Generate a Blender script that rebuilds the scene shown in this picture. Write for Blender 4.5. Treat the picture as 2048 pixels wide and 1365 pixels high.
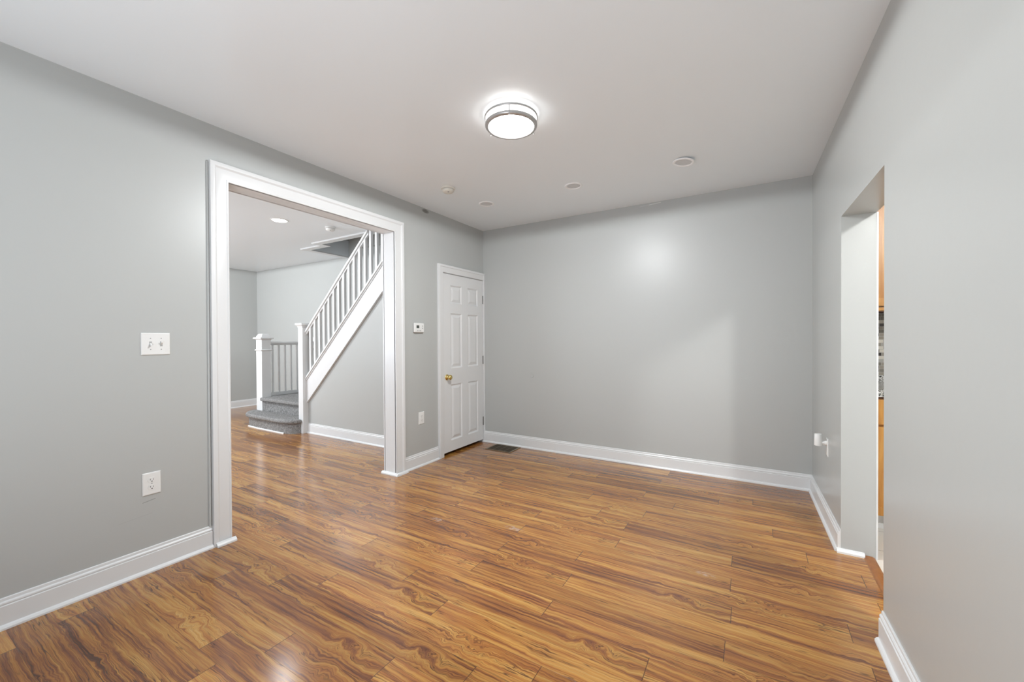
import bpy, bmesh, math, random
from mathutils import Matrix, Vector
random.seed(7)
for o in list(bpy.data.objects): bpy.data.objects.remove(o)
SC = bpy.context.scene
COL = SC.collection
PI = math.pi

# ------------------------------------------------------------------ camera
cd = bpy.data.cameras.new('camera'); cam = bpy.data.objects.new('camera', cd); COL.objects.link(cam)
cd.sensor_width = 36.0; cd.lens = 808.585 * 36.0 / 2048.0; cd.shift_y = 1.2465 / 2048.0; cd.clip_start = 0.02
R_ = Vector((0.85984544, 0.51052743, -0.00524942)); U_ = Vector((0.00038276, 0.00963722, 0.99995349)); F_ = Vector((-0.51055428, 0.85980746, -0.00809111))
m = Matrix.Identity(4)
for i in range(3):
    m[i][0] = R_[i]; m[i][1] = U_[i]; m[i][2] = -F_[i]
m[0][3], m[1][3], m[2][3] = 2.8035, -4.0422, 1.25
cam.matrix_world = m
SC.camera = cam
SC.view_settings.view_transform = 'Standard'; SC.view_settings.look = 'None'
SC.view_settings.gamma = 1.0; SC.view_settings.use_curve_mapping = False
SC.view_settings.exposure = 0.74

# ------------------------------------------------------------------ world and lights
w = bpy.data.worlds.new('sky'); SC.world = w; w.use_nodes = True
w.node_tree.nodes['Background'].inputs[0].default_value = (0.75, 0.85, 1.0, 1); w.node_tree.nodes['Background'].inputs[1].default_value = 1.0

def area(name, loc, rot, sx, sy, power, color):
    l = bpy.data.lights.new(name, 'AREA'); l.shape = 'RECTANGLE'; l.size = sx; l.size_y = sy; l.energy = power; l.color = color
    o = bpy.data.objects.new(name, l); COL.objects.link(o); o.location = loc; o.rotation_euler = rot
    return o
# added daylight fill at two made-up windows behind the camera (light leaves along -Z of the lamp)
TILT = math.radians(26)
area('front_fill_light', (0.95, -5.16, 1.55), (PI/2 + TILT, 0, 0), 1.0, 1.5, 1.2, (0.94, 0.97, 1.0))
area('front_fill_light', (2.40, -5.16, 1.55), (PI/2 + TILT, 0, 0), 1.0, 1.5, 1.2, (0.94, 0.97, 1.0))
# added unseen bounce fill to even the brightness: aimed up at the ceiling beside and behind the camera
area('added_bounce_fill', (2.0, -4.75, 0.5), (PI - math.radians(22), 0, 0), 0.9, 0.7, 21, (0.92, 0.96, 1.0))
# daylight at the window of the stair room
area('daylight_stair_room_window', (-3.3, -4.46, 1.5), (PI/2 + math.radians(42), 0, 0), 3.2, 1.7, 62, (0.88, 0.94, 1.0))
def lamp_out(name, loc, rad, power, color):      # a ceiling or fill lamp's output into the half space below it
    l = bpy.data.lights.new(name, 'SPOT'); l.spot_size = PI; l.spot_blend = 0.0; l.shadow_soft_size = rad; l.energy = power; l.color = color
    o = bpy.data.objects.new(name, l); COL.objects.link(o); o.location = loc
lamp_out('ceiling_light_output', (1.600, -2.012, 2.463), 0.12, 70, (0.95, 0.98, 1.0))
l_ = bpy.data.lights.new('ceiling_light_downward', 'AREA'); l_.shape = 'DISK'; l_.size = 0.24; l_.energy = 13; l_.color = (0.95, 0.98, 1.0)
o_ = bpy.data.objects.new('ceiling_light_downward', l_); COL.objects.link(o_); o_.location = (1.600, -2.012, 2.465)
lamp_out('downlight_output', (-1.622, -1.536, 2.52), 0.07, 6, (0.93, 0.97, 1.0))
lamp_out('stair_room_fill_light', (-3.7, -2.7, 2.52), 0.05, 135, (0.93, 0.97, 1.0))  # added unseen lamp without a fixture, brightens the stair room's far end
# kitchen ceiling lamp
kl = bpy.data.lights.new('kitchen_lamp_light', 'POINT'); kl.shadow_soft_size = 0.07; kl.energy = 62; kl.color = (1.0, 0.99, 0.97)
klo = bpy.data.objects.new('kitchen_lamp_light', kl); COL.objects.link(klo); klo.location = (4.20, -2.79, 2.45)

# ------------------------------------------------------------------ sizes (metres)
H = 2.55            # ceiling height
RW0, RSK = 3.2217, -0.0221   # right wall plane x = RW0 + RSK*y
def rwx(y, off=0.0): return RW0 + RSK * y + off
RT = 0.155          # right wall thickness
YF = -5.20          # wall behind the camera
LT = 0.13           # left wall thickness
FX, FY = -5.35, 0.13   # stair room far walls
FYF = -4.5          # stair room front wall
OY0, OY1, OZ = -2.775, -1.42, 2.225   # cased opening in the left wall
SY = -0.785         # face of the wall under the stairs

# ------------------------------------------------------------------ node helpers
def newmat(name):
    mt = bpy.data.materials.new(name); mt.use_nodes = True
    nt = mt.node_tree; b = nt.nodes['Principled BSDF']
    return mt, nt, b
class N:
    def __init__(s, nt): s.nt = nt
    def n(s, t, **k):
        x = s.nt.nodes.new(t)
        for a, v in k.items(): setattr(x, a, v)
        return x
    def set(s, sock, v):
        if isinstance(v, bpy.types.NodeSocket): s.nt.links.new(v, sock)
        else: sock.default_value = v
    def math(s, op, a, b=0.0, c=0.0, clamp=False):
        x = s.n('ShaderNodeMath', operation=op, use_clamp=clamp)
        s.set(x.inputs[0], a); s.set(x.inputs[1], b); s.set(x.inputs[2], c)
        return x.outputs[0]
    def mix(s, f, a, b, blend='MIX'):
        x = s.n('ShaderNodeMix', data_type='RGBA', blend_type=blend)
        s.set(x.inputs[0], f); s.set(x.inputs[6], a); s.set(x.inputs[7], b)
        return x.outputs[2]
    def noise(s, vec, scale, detail=2.0, rough=0.5, dist=0.0):
        x = s.n('ShaderNodeTexNoise'); s.set(x.inputs['Vector'], vec)
        x.inputs['Scale'].default_value = scale; x.inputs['Detail'].default_value = detail
        x.inputs['Roughness'].default_value = rough; x.inputs['Distortion'].default_value = dist
        return x.outputs[0]
    def comb(s, a, b, c=0.0):
        x = s.n('ShaderNodeCombineXYZ'); s.set(x.inputs[0], a); s.set(x.inputs[1], b); s.set(x.inputs[2], c); return x.outputs[0]
    def sep(s, v):
        x = s.n('ShaderNodeSeparateXYZ'); s.set(x.inputs[0], v); return x.outputs
    def ramp(s, f, pts, interp='LINEAR'):
        x = s.n('ShaderNodeValToRGB'); cr = x.color_ramp; cr.interpolation = interp
        while len(cr.elements) > 1: cr.elements.remove(cr.elements[-1])
        cr.elements[0].position = pts[0][0]; cr.elements[0].color = (*pts[0][1], 1)
        for p, c in pts[1:]:
            e = cr.elements.new(p); e.color = (*c, 1)
        s.set(x.inputs[0], f); return x.outputs[0]
    def sstep(s, v, a, b):
        x = s.n('ShaderNodeMapRange', interpolation_type='SMOOTHSTEP')
        s.set(x.inputs[0], v); x.inputs[1].default_value = a; x.inputs[2].default_value = b
        return x.outputs[0]
    def bump(s, h, strength, dist, b):
        x = s.n('ShaderNodeBump'); x.inputs['Strength'].default_value = strength; x.inputs['Distance'].default_value = dist
        s.set(x.inputs['Height'], h); s.nt.links.new(x.outputs[0], b.inputs['Normal'])
    def pos(s): return s.n('ShaderNodeNewGeometry').outputs['Position']
    def obj(s): return s.n('ShaderNodeTexCoord').outputs['Object']

def paint(name, col, rough, bumpd=0.0006, bscale=26, spec=0.5, marks=()):
    mt, nt, b = newmat(name); g = N(nt); p = g.pos()
    c = (*col, 1)
    for mk in marks: c = mk(g, p, c)
    g.set(b.inputs['Base Color'], c)
    b.inputs['Roughness'].default_value = rough
    b.inputs['Specular IOR Level'].default_value = spec
    if bumpd: g.bump(g.noise(p, bscale, 2, 0.5), 0.4, bumpd, b)
    return mt
def mark_blob(c0, rad, col, amt):      # a smudge: ellipsoid with soft rim
    def f(g, p, c):
        x, y, z = g.sep(p)[:3]
        d = 0.0
        terms = [g.math('POWER', g.math('ABSOLUTE', g.math('DIVIDE', g.math('SUBTRACT', q, c0[i]), rad[i])), 2.0) for i, q in enumerate((x, y, z))]
        d = g.math('ADD', g.math('ADD', terms[0], terms[1]), terms[2])
        k = g.math('MULTIPLY', g.math('SUBTRACT', 1.0, g.sstep(d, 0.1, 1.0)), amt)
        return g.mix(k, c, (*col, 1))
    return f
def mark_line(axis, a, b_, wd, col, amt):   # a thin scratch between (h, z) points, h = coordinate number axis
    def f(g, p, c):
        s = g.sep(p); h = s[axis]; z = s[2]
        sl = (b_[1]-a[1])/(b_[0]-a[0])
        zl = g.math('MULTIPLY_ADD', g.math('SUBTRACT', h, a[0]), sl, a[1])
        dz = g.math('ABSOLUTE', g.math('SUBTRACT', z, zl))
        k = g.math('MULTIPLY', g.math('LESS_THAN', dz, wd), g.math('MULTIPLY', g.math('GREATER_THAN', h, a[0]), g.math('LESS_THAN', h, b_[0])))
        return g.mix(g.math('MULTIPLY', k, amt), c, (*col, 1))
    return f

GREY = (0.474, 0.485, 0.473)
M = {}
M['wall'] = paint('grey_semi_gloss_wall_paint', GREY, 0.36)
M['wall_left'] = paint('grey_semi_gloss_wall_paint_marked', GREY, 0.36, marks=(
    mark_blob((0, -1.0, 2.525), (0.3, 0.06, 0.025), (0.10, 0.09, 0.075), 0.75),
    mark_line(1, (-3.20, 0.377), (-3.145, 0.386), 0.0016, (0.22, 0.22, 0.22), 0.8),
    mark_line(1, (-3.30, 0.30), (-3.16, 0.312), 0.0008, (0.33, 0.34, 0.34), 0.5)))
M['wall_back'] = paint('grey_semi_gloss_wall_paint_cracked', GREY, 0.36, marks=(
    mark_line(0, (1.95, 2.531), (2.06, 2.538), 0.003, (0.72, 0.72, 0.70), 0.8),
    mark_line(0, (1.86, 2.527), (1.95, 2.530), 0.0015, (0.66, 0.66, 0.64), 0.6)))
M['wall_right'] = paint('grey_semi_gloss_wall_paint_right', GREY, 0.29)
M['ceiling'] = paint('warm_white_ceiling_paint', (0.86, 0.905, 0.935), 0.33, bumpd=0.0012, bscale=9)
M['trim'] = paint('white_gloss_trim_paint', (0.74, 0.745, 0.745), 0.28, bumpd=0.0002, bscale=40)
M['kwall'] = paint('kitchen_wall_paint', (0.62, 0.62, 0.60), 0.4)
M['plastic'] = paint('white_plastic', (0.80, 0.80, 0.78), 0.3, bumpd=0.0)
M['ivory'] = paint('ivory_plastic', (0.78, 0.76, 0.69), 0.35, bumpd=0.0)

def plain(name, col, rough, metal=0.0, spec=0.5):
    mt, nt, b = newmat(name); g = N(nt)
    v = g.noise(g.obj(), 60, 2)
    c = g.mix(v, (*[k*0.92 for k in col], 1), (*[min(k*1.06, 1) for k in col], 1))
    nt.links.new(c, b.inputs['Base Color'])
    b.inputs['Roughness'].default_value = rough; b.inputs['Metallic'].default_value = metal
    b.inputs['Specular IOR Level'].default_value = spec
    return mt
M['dark'] = plain('dark_slot', (0.03, 0.03, 0.03), 0.5)
M['lcd'] = plain('thermostat_display', (0.07, 0.08, 0.07), 0.2)
M['greyplastic'] = plain('grey_button_plastic', (0.42, 0.42, 0.41), 0.4)
M['brass'] = plain('polished_brass', (0.78, 0.60, 0.24), 0.18, 1.0)
M['steel'] = plain('hinge_steel', (0.30, 0.30, 0.29), 0.4, 0.8)
M['nickel'] = plain('brushed_nickel', (0.50, 0.495, 0.49), 0.36, 0.6)
M['bronze'] = plain('floor_register_bronze', (0.22, 0.17, 0.10), 0.35, 0.6)
M['grille'] = plain('floor_register_grille', (0.10, 0.075, 0.045), 0.4, 0.5)
M['canlens'] = plain('unlit_recessed_lens', (0.66, 0.67, 0.68), 0.5)
M['canring'] = plain('white_enamel', (0.93, 0.94, 0.95), 0.35)
M['cangap'] = plain('gap_shade_dark', (0.12, 0.12, 0.12), 0.7)  # dark grey that paints the shade inside the loose trim's gap

def glow(name, col, st):
    mt, nt, b = newmat(name)
    b.inputs['Base Color'].default_value = (0.9, 0.9, 0.9, 1)
    b.inputs['Emission Color'].default_value = (*col, 1); b.inputs['Emission Strength'].default_value = st
    return mt
M['glow'] = glow('lit_lamp_diffuser', (1.0, 0.985, 0.96), 12.0)
M['glowside'] = glow('lit_lamp_drum_side', (1.0, 0.985, 0.96), 2.6)
M['glow2'] = glow('lit_downlight_lens', (1.0, 0.98, 0.96), 8.0)

def carpet():
    mt, nt, b = newmat('grey_frieze_carpet'); g = N(nt); p = g.pos()
    n1 = g.noise(p, 160, 3, 0.7); n2 = g.noise(p, 55, 2, 0.6)
    f = g.math('MULTIPLY_ADD', n2, 0.5, g.math('MULTIPLY', n1, 0.5))
    c = g.ramp(f, [(0.30, (0.10, 0.10, 0.10)), (0.5, (0.27, 0.265, 0.26)), (0.70, (0.50, 0.49, 0.48))])
    nt.links.new(c, b.inputs['Base Color']); b.inputs['Roughness'].default_value = 0.95; b.inputs['Specular IOR Level'].default_value = 0.1
    g.bump(f, 1.0, 0.012, b)
    return mt
M['carpet'] = carpet()

# --- laminate: local plank coordinates come from UV map 'plank' (u along, v across, metres) and 'seed'
PL, PW = 1.208, 0.1245
def laminate():
    mt, nt, b = newmat('koa_laminate_planks'); g = N(nt)
    uv = g.n('ShaderNodeUVMap', uv_map='plank').outputs[0]
    sd = g.n('ShaderNodeUVMap', uv_map='seed').outputs[0]
    u, v = g.sep(uv)[:2]; s1, s2 = g.sep(sd)[:2]
    base = g.comb(u, v, g.math('MULTIPLY', s1, 37.0))
    # knots and swirls: warp grows around a few spots of every plank design
    wn = g.n('ShaderNodeTexNoise'); nt.links.new(base, wn.inputs['Vector']); wn.inputs['Scale'].default_value = 7.0; wn.inputs['Detail'].default_value = 3.0; wn.inputs['Roughness'].default_value = 0.6
    wv = g.math('SUBTRACT', wn.outputs[0], 0.5)
    spot = g.noise(g.comb(g.math('MULTIPLY', u, 1.0), g.math('MULTIPLY', v, 2.5), g.math('MULTIPLY', s1, 53.0)), 2.6, 1.0)
    spot = g.sstep(spot, 0.52, 0.72)
    # figured swirl near one end of the plank
    du = g.math('DIVIDE', g.math('SUBTRACT', u, g.math('MULTIPLY_ADD', s1, -0.25, 1.12)), 0.13)
    dv = g.math('DIVIDE', g.math('SUBTRACT', v, 0.062), 0.055)
    rr = g.math('ADD', g.math('MULTIPLY', du, du), g.math('MULTIPLY', dv, dv))
    endk = g.math('MULTIPLY', g.math('SUBTRACT', 1.0, g.sstep(rr, 0.1, 1.6)), g.math('GREATER_THAN', s1, 0.45))
    amt = g.math('MULTIPLY_ADD', spot, 0.10, g.math('MULTIPLY_ADD', endk, 0.17, 0.022))
    vv = g.math('MULTIPLY_ADD', wv, amt, v)
    uu = g.math('MULTIPLY_ADD', wv, g.math('MULTIPLY', amt, 2.5), u)
    # broad colour bands
    band = g.noise(g.comb(g.math('MULTIPLY', uu, 0.50), g.math('MULTIPLY', vv, 9.5), g.math('MULTIPLY', s1, 11.0)), 2.0, 4.0, 0.60)
    # streaks
    st = g.noise(g.comb(g.math('MULTIPLY', uu, 0.95), g.math('MULTIPLY', vv, 46.0), g.math('MULTIPLY', s1, 19.0)), 1.6, 5.0, 0.66)
    fine = g.noise(g.comb(g.math('MULTIPLY', uu, 5.0), g.math('MULTIPLY', vv, 260.0), g.math('MULTIPLY', s1, 7.0)), 1.6, 3.0, 0.6)
    # thin dark mineral lines following the warp
    ln = g.noise(g.comb(g.math('MULTIPLY', uu, 0.9), g.math('MULTIPLY', vv, 24.0), g.math('MULTIPLY_ADD', s1, 29.0, 4.0)), 2.0, 2.0, 0.5)
    lnm = g.math('SUBTRACT', 1.0, g.sstep(g.math('ABSOLUTE', g.math('SUBTRACT', ln, 0.5)), 0.0, 0.022))
    lngate = g.sstep(g.noise(g.comb(u, g.math('MULTIPLY', v, 6.0), g.math('MULTIPLY', s1, 71.0)), 2.4, 1.0), 0.36, 0.58)
    lnm = g.math('MULTIPLY', lnm, g.math('MAXIMUM', lngate, endk))
    ln2 = g.noise(g.comb(g.math('MULTIPLY', uu, 0.7), g.math('MULTIPLY', vv, 60.0), g.math('MULTIPLY_ADD', s1, 13.0, 9.0)), 2.0, 1.0, 0.5)
    lnm2 = g.math('MULTIPLY', g.math('SUBTRACT', 1.0, g.sstep(g.math('ABSOLUTE', g.math('SUBTRACT', ln2, 0.5)), 0.0, 0.035)), 0.62)
    lnm = g.math('MAXIMUM', lnm, g.math('MULTIPLY', lnm2, g.sstep(band, 0.66, 0.46)))
    f = g.math('ADD', g.math('ADD', g.math('MULTIPLY', band, 0.50), g.math('MULTIPLY_ADD', st, 0.52, -0.07)), g.math('MULTIPLY_ADD', s2, 0.055, 0.0325))
    c = g.ramp(f, [(0.36, (0.10, 0.030, 0.014)), (0.425, (0.34, 0.112, 0.034)), (0.475, (0.55, 0.215, 0.044)), (0.53, (0.71, 0.335, 0.070)), (0.60, (0.82, 0.450, 0.112)), (0.68, (0.88, 0.57, 0.21))])
    c = g.mix(g.math('MULTIPLY', g.sstep(fine, 0.42, 0.64), 0.34), c, (0.30, 0.12, 0.04, 1), 'MIX')
    c = g.mix(g.math('MULTIPLY', lnm, 0.88), c, (0.075, 0.024, 0.012, 1))
    # some planks lean red
    c = g.mix(g.math('MULTIPLY', g.math('FRACT', g.math('MULTIPLY', s2, 7.3)), 0.20), c, (0.38, 0.135, 0.052, 1))
    # plank to plank tone
    tone = g.math('MULTIPLY_ADD', s2, 0.16, 0.585)
    c = g.mix(1.0, c, g.comb(tone, tone, tone), 'MULTIPLY')
    # dull scuff marks
    pw = g.pos(); x_, y_, z_ = g.sep(pw)[:3]
    scuff = g.sstep(g.noise(g.comb(g.math('MULTIPLY', x_, 30.0), g.math('MULTIPLY', y_, 60.0), 0.0), 1.0, 2.0), 0.42, 0.62)
    for cc, rr_ in (((1.455, -1.765), (0.085, 0.035)), ((0.935, -1.916), (0.07, 0.03)), ((2.595, -1.702), (0.06, 0.03))):
        dx = g.math('DIVIDE', g.math('SUBTRACT', x_, cc[0]), rr_[0]); dy = g.math('DIVIDE', g.math('SUBTRACT', y_, cc[1]), rr_[1])
        d_ = g.math('ADD', g.math('MULTIPLY', dx, dx), g.math('MULTIPLY', dy, dy))
        k_ = g.math('MULTIPLY', g.math('MULTIPLY', g.math('SUBTRACT', 1.0, g.sstep(d_, 0.1, 1.0)), scuff), 0.3)
        c = g.mix(k_, c, (0.62, 0.58, 0.57, 1))
    # joints
    eu = g.math('MINIMUM', u, g.math('SUBTRACT', PL, u)); ev = g.math('MINIMUM', v, g.math('SUBTRACT', PW, v))
    je = g.math('SUBTRACT', 1.0, g.sstep(eu, 0.0006, 0.0022)); jv = g.math('SUBTRACT', 1.0, g.sstep(ev, 0.0003, 0.0014))
    j = g.math('MAXIMUM', g.math('MULTIPLY', je, 0.85), g.math('MULTIPLY', jv, 0.5))
    c = g.mix(j, c, (0.05, 0.02, 0.01, 1))
    nt.links.new(c, b.inputs['Base Color'])
    p = g.pos()
    r = g.math('MULTIPLY_ADD', g.noise(p, 2.3, 3, 0.6), 0.10, 0.145); nt.links.new(r, b.inputs['Roughness'])
    b.inputs['Specular IOR Level'].default_value = 0.5
    b.inputs['Coat Weight'].default_value = 0.42; b.inputs['Coat Roughness'].default_value = 0.16
    h = g.math('ADD', g.math('MULTIPLY', fine, 0.25), g.math('SUBTRACT', g.math('MULTIPLY', g.noise(p, 14, 2), 0.8), g.math('MULTIPLY', j, 2.0)))
    g.bump(h, 0.35, 0.0006, b)
    return mt
M['floor'] = laminate()

def cabinet_wood(name, a, b2):
    mt, nt, b = newmat(name); g = N(nt); x, y, z = g.sep(g.pos())[:3]
    n = g.noise(g.comb(g.math('MULTIPLY', x, 14.0), g.math('MULTIPLY', y, 14.0), g.math('MULTIPLY', z, 1.2)), 2.2, 4, 0.6, 0.4)
    c = g.ramp(n, [(0.35, a), (0.65, b2)]); nt.links.new(c, b.inputs['Base Color'])
    b.inputs['Roughness'].default_value = 0.33
    return mt
M['cab'] = cabinet_wood('honey_maple_cabinet', (0.50, 0.21, 0.040), (0.66, 0.33, 0.080))
M['cabdark'] = plain('cabinet_dark_moulding', (0.16, 0.06, 0.02), 0.4)  # dark brown strips along the cabinet edges
M['thresh'] = cabinet_wood('oak_threshold', (0.24, 0.085, 0.022), (0.31, 0.12, 0.03))

def granite():
    mt, nt, b = newmat('speckled_granite'); g = N(nt); p = g.pos()
    vo = g.n('ShaderNodeTexVoronoi'); nt.links.new(p, vo.inputs['Vector']); vo.inputs['Scale'].default_value = 150
    f = g.math('MULTIPLY_ADD', g.sep(vo.outputs['Color'])[0], 0.6, g.math('MULTIPLY', g.noise(p, 60, 3), 0.5))
    c = g.ramp(f, [(0.25, (0.04, 0.04, 0.04)), (0.38, (0.35, 0.34, 0.32)), (0.6, (0.68, 0.68, 0.66)), (0.8, (0.75, 0.75, 0.74))], 'CONSTANT')
    nt.links.new(c, b.inputs['Base Color']); b.inputs['Roughness'].default_value = 0.15
    return mt
M['granite'] = granite()
def mosaic():
    mt, nt, b = newmat('glass_stone_mosaic'); g = N(nt); x, y, z = g.sep(g.pos())[:3]
    rh = 0.0245; row = g.math('FLOOR', g.math('DIVIDE', z, rh))
    wn = g.n('ShaderNodeTexWhiteNoise', noise_dimensions='1D'); nt.links.new(row, wn.inputs['W'])
    xo = g.math('DIVIDE', g.math('ADD', x, g.math('MULTIPLY', wn.outputs['Value'], 0.06)), 0.034); cx = g.math('FLOOR', xo)
    w2 = g.n('ShaderNodeTexWhiteNoise', noise_dimensions='2D'); nt.links.new(g.comb(cx, row), w2.inputs['Vector'])
    c = g.ramp(w2.outputs['Value'], [(0.0, (0.055, 0.042, 0.040)), (0.27, (0.22, 0.20, 0.17)), (0.50, (0.34, 0.31, 0.26)), (0.72, (0.45, 0.43, 0.40)), (0.88, (0.72, 0.68, 0.60))], 'CONSTANT')
    fz = g.math('FRACT', g.math('DIVIDE', z, rh)); fx = g.math('FRACT', xo)
    gz = g.math('LESS_THAN', fz, 0.09); gx = g.math('LESS_THAN', fx, 0.05)
    c = g.mix(g.math('MAXIMUM', gz, gx), c, (0.5, 0.48, 0.44, 1))
    nt.links.new(c, b.inputs['Base Color']); b.inputs['Roughness'].default_value = 0.25
    return mt
M['mosaic'] = mosaic()
def tile():
    mt, nt, b = newmat('white_floor_tile'); g = N(nt); x, y, z = g.sep(g.pos())[:3]
    fx = g.math('FRACT', g.math('DIVIDE', g.math('ADD', x, 10.07), 0.305)); fy = g.math('FRACT', g.math('DIVIDE', g.math('ADD', y, 10.08), 0.305))
    k = g.math('MAXIMUM', g.math('LESS_THAN', fx, 0.014), g.math('LESS_THAN', fy, 0.014))
    c = g.mix(k, (0.78, 0.76, 0.71, 1), (0.42, 0.40, 0.37, 1)); nt.links.new(c, b.inputs['Base Color']); b.inputs['Roughness'].default_value = 0.25
    return mt
M['tile'] = tile()

# ------------------------------------------------------------------ mesh helpers
def obj(name, bm, mat, parent=None, smooth=False, bevel=0.0, label=None):
    bmesh.ops.recalc_face_normals(bm, faces=bm.faces)
    me = bpy.data.meshes.new(name); bm.to_mesh(me); bm.free()
    if not isinstance(mat, (list, tuple)): mat = [mat]
    for k in mat: me.materials.append(M[k])
    if smooth:
        for p in me.polygons: p.use_smooth = True
    o = bpy.data.objects.new(name, me); COL.objects.link(o)
    if parent: o.parent = parent
    if bevel:
        md = o.modifiers.new('bevel', 'BEVEL'); md.width = bevel; md.segments = 3; md.limit_method = 'ANGLE'; md.angle_limit = 0.7
        if smooth is None or smooth: pass
    if label: o['label'] = label
    return o
def autosmooth(o, ang=0.7):
    for p in o.data.polygons: p.use_smooth = True
    e = o.data; bm = bmesh.new(); bm.from_mesh(e)
    for ed in bm.edges:
        if len(ed.link_faces) == 2 and ed.calc_face_angle(0) > ang: ed.smooth = False
    bm.to_mesh(e); bm.free(); return o
def BM(): return bmesh.new()
def box(bm, a, b):
    x0, y0, z0 = a; x1, y1, z1 = b
    v = [bm.verts.new(p) for p in ((x0,y0,z0),(x1,y0,z0),(x1,y1,z0),(x0,y1,z0),(x0,y0,z1),(x1,y0,z1),(x1,y1,z1),(x0,y1,z1))]
    for f in ((0,3,2,1),(4,5,6,7),(0,1,5,4),(1,2,6,5),(2,3,7,6),(3,0,4,7)): bm.faces.new([v[i] for i in f])
def prism(bm, poly, z0, z1):       # plan polygon extruded in z
    lo = [bm.verts.new((x, y, z0)) for x, y in poly]; hi = [bm.verts.new((x, y, z1)) for x, y in poly]
    bm.faces.new(lo[::-1]); bm.faces.new(hi); n = len(poly)
    for i in range(n): bm.faces.new((lo[i], lo[(i+1)%n], hi[(i+1)%n], hi[i]))
def prism_xz(bm, poly, y0, y1):
    lo = [bm.verts.new((x, y0, z)) for x, z in poly]; hi = [bm.verts.new((x, y1, z)) for x, z in poly]
    bm.faces.new(lo); bm.faces.new(hi[::-1]); n = len(poly)
    for i in range(n): bm.faces.new((lo[i], lo[(i+1)%n], hi[(i+1)%n], hi[i]))
def loft(bm, rings, cap0=True, cap1=True, closed=True):
    vs = [[bm.verts.new(p) for p in r] for r in rings]
    for a, b in zip(vs, vs[1:]):
        n = len(a)
        for i in range(n if closed else n-1): bm.faces.new((a[i], a[(i+1)%n], b[(i+1)%n], b[i]))
    if cap0: bm.faces.new(vs[0][::-1])
    if cap1: bm.faces.new(vs[-1])
def lathe(bm, prof, n=48, axis='z', c=(0,0,0), cap0=True, cap1=True):   # prof: (radius, height)
    rings = []
    for r, h in prof:
        ring = []
        for i in range(n):
            a = 2*PI*i/n; p = (r*math.cos(a), r*math.sin(a), h)
            if axis == 'x': p = (h, p[0], p[1])
            if axis == '-x': p = (-h, p[0], p[1])
            if axis == 'y': p = (p[0], h, p[1])
            ring.append((p[0]+c[0], p[1]+c[1], p[2]+c[2]))
        rings.append(ring)
    loft(bm, rings, cap0, cap1)
def torus(bm, R, r, c, n=72, k=12, sz=1.0):
    rings = []
    for i in range(n):
        a = 2*PI*i/n; ring = []
        for j in range(k):
            t = 2*PI*j/k; q = R + r*math.cos(t)
            ring.append((c[0]+q*math.cos(a), c[1]+q*math.sin(a), c[2]+r*sz*math.sin(t)))
        rings.append(ring)
    rings.append(rings[0]); vs = [[bm.verts.new(p) for p in r_] for r_ in rings[:-1]]
    for i in range(n):
        a, b = vs[i], vs[(i+1)%n]
        for j in range(k): bm.faces.new((a[j], a[(j+1)%k], b[(j+1)%k], b[j]))
BASE = [(0,0),(0.028,0),(0.0275,0.008),(0.022,0.016),(0.016,0.019),(0.015,0.020),(0.015,0.098),(0.0105,0.100),(0.0105,0.103),(0.013,0.106),(0.0125,0.112),(0.009,0.117),(0.0065,0.118),(0.0065,0.121),(0.006,0.129),(0.004,0.132),(0,0.132)]
BASE_NEAR = BASE
def base_run(bm, a, b, nrm, prof=BASE, ea=0.0, eb=0.0):
    """baseboard from plan point a to b; nrm points into the room; ea/eb mitre (+1 inner corner, -1 outer) at the ends"""
    d = Vector((b[0]-a[0], b[1]-a[1])).normalized(); n = Vector(nrm).normalized()
    ra, rb = [], []
    for t, z in prof:
        pa = Vector(a) + n*t + d*t*ea; pb = Vector(b) + n*t - d*t*eb
        ra.append((pa.x, pa.y, z)); rb.append((pb.x, pb.y, z))
    loft(bm, [ra, rb])
def tag(o, label=None, cat=None, group=None, kind=None):
    if label: o['label'] = label
    if cat: o['category'] = cat
    if group: o['group'] = group
    if kind: o['kind'] = kind
    return o
def struct(name, bm, mat, label=None, parent=None, **k):
    o = obj(name, bm, mat, parent, **k)
    if parent is None: tag(o, label, None, None, 'structure')
    elif label: o['label'] = label
    return o
def empty(name, loc=(0,0,0), rotz=0.0):
    o = bpy.data.objects.new(name, None); COL.objects.link(o); o.location = loc; o.rotation_euler = (0,0,rotz); o.empty_display_size = 0.05
    return o
def thing(name, label, cat, loc=(0,0,0), rotz=0.0, group=None):
    return tag(empty(name, loc, rotz), label, cat, group)
def copy_tree(o, parent=None):
    c = o.copy(); COL.objects.link(c)
    if parent: c.parent = parent
    for ch in [q for q in bpy.data.objects if q.parent == o]: copy_tree(ch, c)
    return c

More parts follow.
